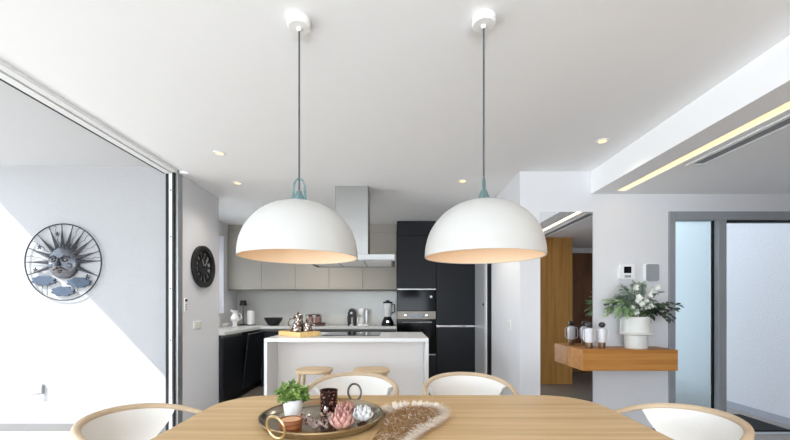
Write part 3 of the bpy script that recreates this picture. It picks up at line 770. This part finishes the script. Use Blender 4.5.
for i in range(26):                                    # grey eucalyptus through the middle and top
    a = math.radians(rnd.uniform(20, 340)); r = rnd.uniform(.05, .2)
    spray(lm, sm, (.04 * math.cos(a), .04 * math.sin(a), .262), (r * math.cos(a), r * .7 * math.sin(a), .45 + rnd.uniform(-.08, .14)), 8, .052, .04, .01)
f_ = lm.build('eucalyptus_sprays', 'euca', t, flat=True); sm.build('stem', 'stem', f_)
lm, sm = MB(), MB()
for i in range(15):                                    # dark leaves reaching right
    a = math.radians(rnd.uniform(-70, 50)); r = rnd.uniform(.16, .37)
    spray(lm, sm, (.05 * math.cos(a), .05 * math.sin(a), .262), (min(r * math.cos(a), .36), max(-.2, min(.1, r * .6 * math.sin(a))), .33 + rnd.uniform(-.02, .12)), 8, .05, .04, .05)
spray(lm, sm, (-.03, .02, .262), (-.27, -.02, .4), 3, .04, .035)
f_ = lm.build('dark_leaf_sprays', 'darkleaf', t, flat=True); sm.build('stem', 'stem', f_)
for i in range(24):
    lm = MB()
    c = Vector((rnd.uniform(-.09, .13), rnd.uniform(-.13, .02), rnd.uniform(.29, .55)))
    for k in range(6):
        a = 2 * PI * k / 6 + rnd.random()
        lm.leaf(c, (math.cos(a), -.5, math.sin(a)), (0, -1, .2), .035, .022, -.2)
    lm.build('white_flower', 'petal', t, flat=True)

t = wall_thing('intercom_panel', 'white wall controller with black screen above the planter', 'control panel', (2.215, 3.55, 1.555), '-Y')
MB().prism(rrect(-.075, .075, -.072, .072, .01), 0, .028).build('body', 'whitematte', t, bevel=.003)
MB().prism(rrect(-.036, .034, -.012, .05, .004), .028, .03).build('screen', 'blackglass', t)
MB().box(-.03, .03, -.055, -.03, .028, .031).build('button_strip', 'greyplast', t, bevel=.002)
t = wall_thing('alarm_panel', 'plain grey rounded wall box right of the white controller', 'wall box', (2.448, 3.55, 1.55), '-Y')
MB().prism(rrect(-.07, .07, -.085, .085, .02), 0, .026).build('body', 'whitematte', t, bevel=.004)
MB().prism(rrect(-.058, .066, -.08, .08, .018), .026, .032).build('cover', 'greyplast', t, bevel=.003)

t = thing('door_mat', 'black ribbed door mat on the porch floor outside', 'door mat', (3.45, 3.9, -.004))
MB().box(-.43, .44, -.275, .275, 0, .012).build('backing', 'mat_rubber', t)
m = MB()
for i in range(18): m.box(-.42, .43, -.265 + i * .03, -.25 + i * .03, .0125, .019)
m.build('ribs', 'black', t)

# ------------------------------------------------------------------ dining table and chairs
t = thing('dining_table', 'large oak dining table with rounded corners under the pendants', 'dining table', (.0625, 1.51, 0))
top = MB().prism(rrect(-.948, .948, -.49, .49, .24, 14), .722, .75).build('tabletop', 'oak', t, bevel=.008, seg=3)
m = MB(); 
for a in ((-.72, .72, -.3, -.275), (-.72, .72, .275, .3), (-.72, -.695, -.275, .275), (.695, .72, -.275, .275)): m.box(*a, .64, .721)
m.build('apron', 'oak', t, bevel=.003)
for sx in (-1, 1):
    for sy in (-1, 1):
        MB().tube([(sx * .68, sy * .3, 0), (sx * .655, sy * .245, .72)], [.02, .032], 16).build('leg', 'oak', t)

def chair(x, y, rz, label, first=[]):
    """armchair facing local +y; back at -y"""
    if first: return dup(first[0], (x, y, 0), rz, label)
    t = thing('dining_chair', label, 'chair', (x, y, 0), rz, 'round-backed dining chairs'); first.append(t)
    W, B = .272, .275
    def rail(q):          # q in -1..1 from one arm end round the back to the other
        a = q * math.radians(90)
        if abs(q) <= .8:
            b = q / .8 * PI / 2
            px, py = W * math.sin(b), -B * math.cos(b)
        else:
            e = (abs(q) - .8) / .2
            px, py = math.copysign(W - .012 * e, q), .13 * e
        z = .770 - .1 * abs(q) ** 2.2
        return Vector((px, py, z))
    N = 48
    P = [rail(-1 + 2 * i / N) for i in range(N + 1)]
    rr = [.0155 - .004 * abs(-1 + 2 * i / N) ** 6 for i in range(N + 1)]
    MB().tube(P, rr, 14, flat=.85).build('top_rail', 'chairwood', t)
    # upholstered shell under the rail, deep behind and running out along the arms
    vs, fs = [], []; K = 6; n2 = 36; th = .011
    def drop(q): return .245 * max(0, 1 - (abs(q) / .62) ** 2) ** .85 + .01
    for side in (1, -1):
        for i in range(n2 + 1):
            q = (-1 + 2 * i / n2) * .62
            p = rail(q); d = Vector((p.x, p.y * 1.0, 0)).normalized()
            for k in range(K + 1):
                f = k / K; hgt = drop(q)
                pp = p - Vector((0, 0, .008 + hgt * f)) - d * (.03 * f * f) + d * (side * th * (1 - .25 * f))
                vs.append(tuple(pp))
    R_ = K + 1; o = (n2 + 1) * R_
    for i in range(n2):
        for k in range(K):
            a, b = i * R_ + k, (i + 1) * R_ + k
            fs.append((a, b, b + 1, a + 1)); fs.append((o + a, o + a + 1, o + b + 1, o + b))
        a, b = i * R_, (i + 1) * R_; fs.append((a, o + a, o + b, b))
        a, b = i * R_ + K, (i + 1) * R_ + K; fs.append((a, b, o + b, o + a))
    for i in (0, n2):
        for k in range(K):
            a = i * R_ + k; fs.append((a, a + 1, o + a + 1, o + a))
    MB().add(vs, fs).build('backrest', 'fabric', t)
    MB().prism(rrect(-.245, .245, -.225, .215, .13, 10), .415, .47).build('seat', 'fabric', t, bevel=.02, seg=4)
    MB().prism(rrect(-.235, .235, -.215, .2, .12, 10), .385, .414).build('seat_frame', 'chairwood', t, bevel=.004)
    for s_ in (-1, 1):
        p = rail(s_ * .78)
        MB().tube([(s_ * .25, .2, 0), (s_ * .238, .16, .4), (p.x, p.y + .06, p.z - .05), (rail(s_ * .9).x, rail(s_ * .9).y, rail(s_ * .9).z - .006)], [.012, .017, .013, .012], 12).build('leg', 'chairwood', t)
        MB().tube([(s_ * .2, -.26, 0), (s_ * .175, -.165, .4)], [.012, .016], 12).build('leg', 'chairwood', t)
    return t
chair(-.262, 2.235, PI, 'round-backed chair on the far side of table, in front of the stools')
chair(.452, 2.235, PI, 'round-backed chair on far table side, in front of the dark tall cabinets')
chair(-.985, 1.56, -PI / 2, 'round-backed chair at the table end beside the terrace door')
chair(1.115, 1.56, PI / 2, 'round-backed chair at the table end beside the entrance door')

# ------------------------------------------------------------------ things on the table
TZ = .7505
tcx, tcy = -.303, 1.546
t = thing('round_tray', 'round antique brass tray with two ring handles on the table', 'tray', (tcx, tcy, TZ))
MB().lathe([(0, .006), (.219, .006), (.233, .012), (.247, .03), (.251, .031), (.253, .028), (.237, .004), (.227, 0), (0, 0)], 72).build('dish', 'brassin', t)
MB().tube([(.25 * math.cos(2 * PI * i / 72), .25 * math.sin(2 * PI * i / 72), .03) for i in range(72)], .0045, 8, closed=True).build('rim', 'brass', t)
def ring(ang, tilt, r, m_, lean):
    a = math.radians(ang); base = Vector((.253 * math.cos(a), .253 * math.sin(a), .03)); rad = Vector((math.cos(a), math.sin(a), 0)); tan = Vector((-math.sin(a), math.cos(a), 0))
    up = (Vector((0, 0, 1)) + rad * lean).normalized(); c = base + up * (r if lean < .2 else r * .62) + rad * (0 if lean < .2 else .014)
    MB().tube([c + tan * (r * math.cos(2 * PI * i / 40)) + up * (r * 1.08 * math.sin(2 * PI * i / 40)) for i in range(40)], .005, 8, closed=True).build('ring_handle', m_, t)
ring(65, 0, .036, 'pewter', .1); ring(245, 0, .039, 'gold', .25)
BZ = TZ + .0065
t = thing('small_plant', 'small bushy green plant in a white pot on brass tray', 'potted plant', (-.437, 1.585, BZ))
MB().lathe([(0, 0), (.03, 0), (.034, .004), (.043, .074), (.041, .076), (.038, .07), (0, .062)], 32).build('pot', 'white', t)
lm, l2, sm = MB(), MB(), MB(); rnd = random.Random(5)
for i in range(44):
    a = rnd.uniform(0, 2 * PI); r = .054 * math.sqrt(rnd.random()) + .01; z = .078 + rnd.uniform(.0, .075) * (1 - (r / .09) ** 2) + .01
    tip = Vector((r * math.cos(a), r * math.sin(a), z)); sm.tube([(tip.x * .3, tip.y * .3, .06), tip], .0012, 5)
    for k in range(14):
        d = Vector((rnd.uniform(-1, 1), rnd.uniform(-1, 1), rnd.uniform(-.3, 1)))
        (lm if rnd.random() < .62 else l2).leaf(tip - Vector((0, 0, rnd.uniform(0, .025))), d, (rnd.uniform(-.5, .5), -.4, .9), rnd.uniform(.013, .021), rnd.uniform(.011, .016))
lm.build('leaves', 'leaf', t, flat=True); l2.build('young_leaves', 'leaf_light', t, flat=True); sm.build('stem', 'stem', t)
t = thing('candle_bowl', 'banded brown wooden candle bowl at the front left of tray', 'candle', (-.388, 1.375, BZ))
MB().lathe([(0, 0), (.036, 0), (.041, .006), (.041, .018), (.038, .02), (.042, .024), (.043, .036), (.04, .038), (.044, .042), (.044, .054), (.04, .055), (.038, .048), (0, .047)], 36).build('bowl', 'walnut', t)
MB().lathe([(0, .0475), (.037, .0475), (.037, .051), (.02, .0505), (0, .0505)], 32).build('wax', 'wax', t)
t = thing('pierced_candle_holder', 'dark pierced bronze cylinder candle holder on the tray', 'candle holder', (-.29, 1.622, BZ))
MB().lathe([(0, 0), (.034, 0), (.037, .004), (.038, .1), (.0385, .104), (.036, .104), (.035, .02), (0, .012)], 40).build('body', 'pierced', t)
MB().tube([(.0378 * math.cos(2 * PI * i / 40), .0378 * math.sin(2 * PI * i / 40), .104) for i in range(40)], .002, 6, closed=True).build('rim', 'winered', t)
t = thing('metallic_twig', 'tangle of shiny silver twigs lying on the brass tray', 'decoration', (-.295, 1.455, BZ))
m, b = MB(), MB(); rnd = random.Random(11)
for i in range(16):
    a = rnd.uniform(0, 2 * PI); r0 = rnd.uniform(0, .02); L = rnd.uniform(.05, .09); p = Vector((r0 * math.cos(a), r0 * math.sin(a), .006)); pts = [p.copy()]
    lift = rnd.uniform(.1, .9)
    for k in range(6):
        p = p + Vector((math.cos(a) * L / 6, math.sin(a) * L / 6, lift * L / 6 * (1 - k / 4))); a += rnd.uniform(-.5, .5); p.z = max(.004, p.z); pts.append(p.copy())
        b.leaf(p, (rnd.uniform(-1, 1), rnd.uniform(-1, 1), rnd.uniform(.1, 1)), (rnd.uniform(-.5, .5), -.5, .8), .023, .012)
        if k % 2: b.ball((p.x, p.y, p.z + .004), rnd.uniform(.003, .005), 8, 6)
    m.tube(pts, .0018, 6)
m.build('twigs', 'silver', t); b.build('leaf_beads', 'silver', t, flat=True)
def lotus(x, y, z, s_, m_, base_m, label):
    t = thing('lotus_candle_holder', label, 'candle holder', (x, y, z), 0, 'glass lotus candle holders on the tray')
    MB().lathe([(0, 0), (.024 * s_, 0), (.025 * s_, .008 * s_), (.012 * s_, .014 * s_), (.016 * s_, .022 * s_), (0, .022 * s_)], 28).build('base', base_m, t)
    for row, (n, r0, r1, h0, h1, w) in enumerate(((7, .02, .046, .022, .064, .034), (7, .016, .038, .022, .078, .032), (6, .012, .026, .022, .088, .028))):
        for k in range(n):
            a = 2 * PI * (k + .5 * (row % 2)) / n; vs, fs = [], []
            nu, nv = 6, 4
            for i in range(nu + 1):
                u = i / nu; r = r0 + (r1 - r0) * (math.sin(u * PI * .66) if u < .75 else 1 - (u - .75) * .7); zz = h0 + (h1 - h0) * u
                hw = w * .62 * (1 - u ** 3) ** .6 * (.6 + .4 * math.sin(PI * u)) if u < 1 else .0006
                for j in range(nv + 1):
                    v = -1 + 2 * j / nv; aa = a + v * hw / max(r, .012); rr = r - .006 * (1 - v * v) * -1 - .003
                    vs.append((rr * math.cos(aa) * s_, rr * math.sin(aa) * s_, zz * s_))
            for i in range(nu):
                for j in range(nv):
                    q = i * (nv + 1) + j; fs.append((q, q + 1, q + nv + 2, q + nv + 1))
            p = MB().add(vs, fs).build('petal', m_, t)
            sol = p.modifiers.new('Solidify', 'SOLIDIFY'); sol.thickness = .0016
    return t
lotus(-.197, 1.371, BZ, .98, 'pink', 'gold', 'pink glass lotus candle holder at the front of the tray')
lotus(-.205, 1.52, BZ, .92, 'pink', 'gold', 'pink glass lotus candle holder behind the other pink one')
lotus(-.128, 1.468, BZ, .88, 'clear', 'bronzebase', 'clear glass lotus candle holder at the right of the tray')

# fur pelt
def pix(px, py, z=.757): k = (H - z) / (py - 306.0); return ((px - 395) * k, FP * k)
outline = [pix(*p) for p in ((386, 415), (391, 408.5), (400, 408), (410, 406.5), (424, 407.5), (440, 410), (443, 418), (430, 427), (416, 434), (408, 440), (398, 448), (386, 452), (374, 447), (372, 440), (380, 428))]
cx = sum(p[0] for p in outline) / len(outline); cy = sum(p[1] for p in outline) / len(outline)
t = thing('fur_pelt', 'fluffy tan and cream fur pelt lying beside the brass tray', 'fur throw', (cx, cy, TZ))
loc = [(x - cx, y - cy) for x, y in outline]
MB().prism([(x * .96, y * .96) for x, y in loc], 0, .008).build('hide', 'furbrown', t, bevel=.003)
def inside(x, y, poly):
    c = False; j = len(poly) - 1
    for i in range(len(poly)):
        xi, yi = poly[i]; xj, yj = poly[j]
        if (yi > y) != (yj > y) and x < (xj - xi) * (y - yi) / (yj - yi) + xi: c = not c
        j = i
    return c
def edge_dist(x, y, poly):
    best = (9, None)
    for i in range(len(poly)):
        a, b = Vector(poly[i]), Vector(poly[(i + 1) % len(poly)]); p = Vector((x, y)); ab = b - a
        q = a + ab * max(0, min(1, (p - a).dot(ab) / ab.length_squared)); d = (p - q).length
        if d < best[0]: best = (d, (p - q) / (d + 1e-9), i)
    return best
rnd = random.Random(2); fb, fw = MB(), MB(); xs = [p[0] for p in loc]; ys = [p[1] for p in loc]; made = 0
while made < 8000:
    x, y = rnd.uniform(min(xs), max(xs)), rnd.uniform(min(ys), max(ys))
    if not inside(x, y, loc): continue
    made += 1
    d, nrm, seg = edge_dist(x, y, loc)
    out = -nrm
    edge = d < .030 + rnd.uniform(-.012, .012) and seg not in (11, 12, 13, 14)
    flow = Vector((.55 + rnd.uniform(-.5, .5), -.35 + rnd.uniform(-.5, .5)))
    dr = (out * 1.2 + flow * .4) if edge else flow
    v = Vector((dr.x, dr.y, 0)).normalized(); L = rnd.uniform(.028, .055) * (1.0 if edge else .85)
    lift = rnd.uniform(.3, 1.0); sd = Vector((-v.y, v.x, 0)) * rnd.uniform(.0009, .0022)
    p0 = Vector((x, y, .006)); p1 = p0 + v * L * .5 + Vector((0, 0, L * lift * .6)); p2 = p0 + v * L + Vector((rnd.uniform(-.004, .004), rnd.uniform(-.004, .004), L * lift * .45))
    p2.z = max(p2.z, .002)
    (fw if edge or rnd.random() < .12 else fb).add([tuple(p0 - sd), tuple(p0 + sd), tuple(p1 + sd * .8), tuple(p1 - sd * .8), tuple(p2)], [(0, 1, 2, 3), (3, 2, 4)])
fb.build('tan_fur', 'furbrown', t)['kind'] = 'stuff'
fw.build('cream_fur', 'furwhite', t)['kind'] = 'stuff'

# ------------------------------------------------------------------ light
def lamp(kind, name, loc, energy, color=(1, 1, 1), rot=None, **kw):
    l = bpy.data.lights.new(name, kind); l.energy = energy; l.color = color
    for k, v in kw.items(): setattr(l, k, v)
    o = bpy.data.objects.new(name, l); COL.objects.link(o); o.location = loc
    if rot: o.rotation_euler = rot
    return o
W = bpy.data.worlds.new('sky'); S.world = W; W.use_nodes = True
bg = W.node_tree.nodes['Background']
bg.inputs['Color'].default_value = (.78, .89, 1.0, 1); bg.inputs['Strength'].default_value = 1.55
sd = Vector((1, .75, -1.05))
o = lamp('SUN', 'sun', (-5, -5, 6), 2.7, (1, .99, .98), angle=.009)
o.rotation_euler = sd.to_track_quat('-Z', 'Y').to_euler()
for x, y in ((-1.48, 3.12), (-1.65, 3.88), (.70, 3.82), (1.62, 2.89), (-1.1, 5.0)):  # the last spot has no fitting: fill added to brighten the kitchen
    lamp('SPOT', 'downlight_and_fill_beam', (x, y, CZ - .02), 22 if x == -1.1 else 18 if x == .70 else 2.5 if x == 1.62 else 7, (1, .94, .84), spot_size=2.3, spot_blend=.9, shadow_soft_size=.03)
for x, y in ((-.433, 1.672), (.397, 1.655)):
    lamp('POINT', 'pendant_bulb', (x, y, 1.53), .18, (1, .82, .62), shadow_soft_size=.04)
lamp('AREA', 'led_glow', (2.1125, .2, LZ + .004), 1.5, (1, .86, .66), shape='RECTANGLE', size=.05, size_y=6.4)
# added fill light behind the camera, standing in for daylight from the back opening
lamp('AREA', 'added_back_fill', (-.4, YB - .05, 1.25), 90, (.85, .935, 1), rot=(PI / 2 + 1.0, 0, 0), shape='RECTANGLE', size=3.3, size_y=2.2)

# ------------------------------------------------------------------ camera, view
c = bpy.data.cameras.new('camera'); co = bpy.data.objects.new('camera', c); COL.objects.link(co)
co.location = (0, 0, H); co.rotation_euler = (PI / 2, 0, 0)
c.sensor_width = 36; c.lens = 36 * FP / 790; c.shift_y = 86 / 790; c.clip_start = .02
S.camera = co
vs = S.view_settings; vs.view_transform = 'Standard'; vs.look = 'None'; vs.gamma = 1; vs.exposure = 1.42; vs.use_curve_mapping = False
S.cycles.use_denoising = True
S.cycles.max_bounces = 10; S.cycles.diffuse_bounces = 6; S.cycles.glossy_bounces = 6; S.cycles.transmission_bounces = 8; S.cycles.sample_clamp_indirect = 6
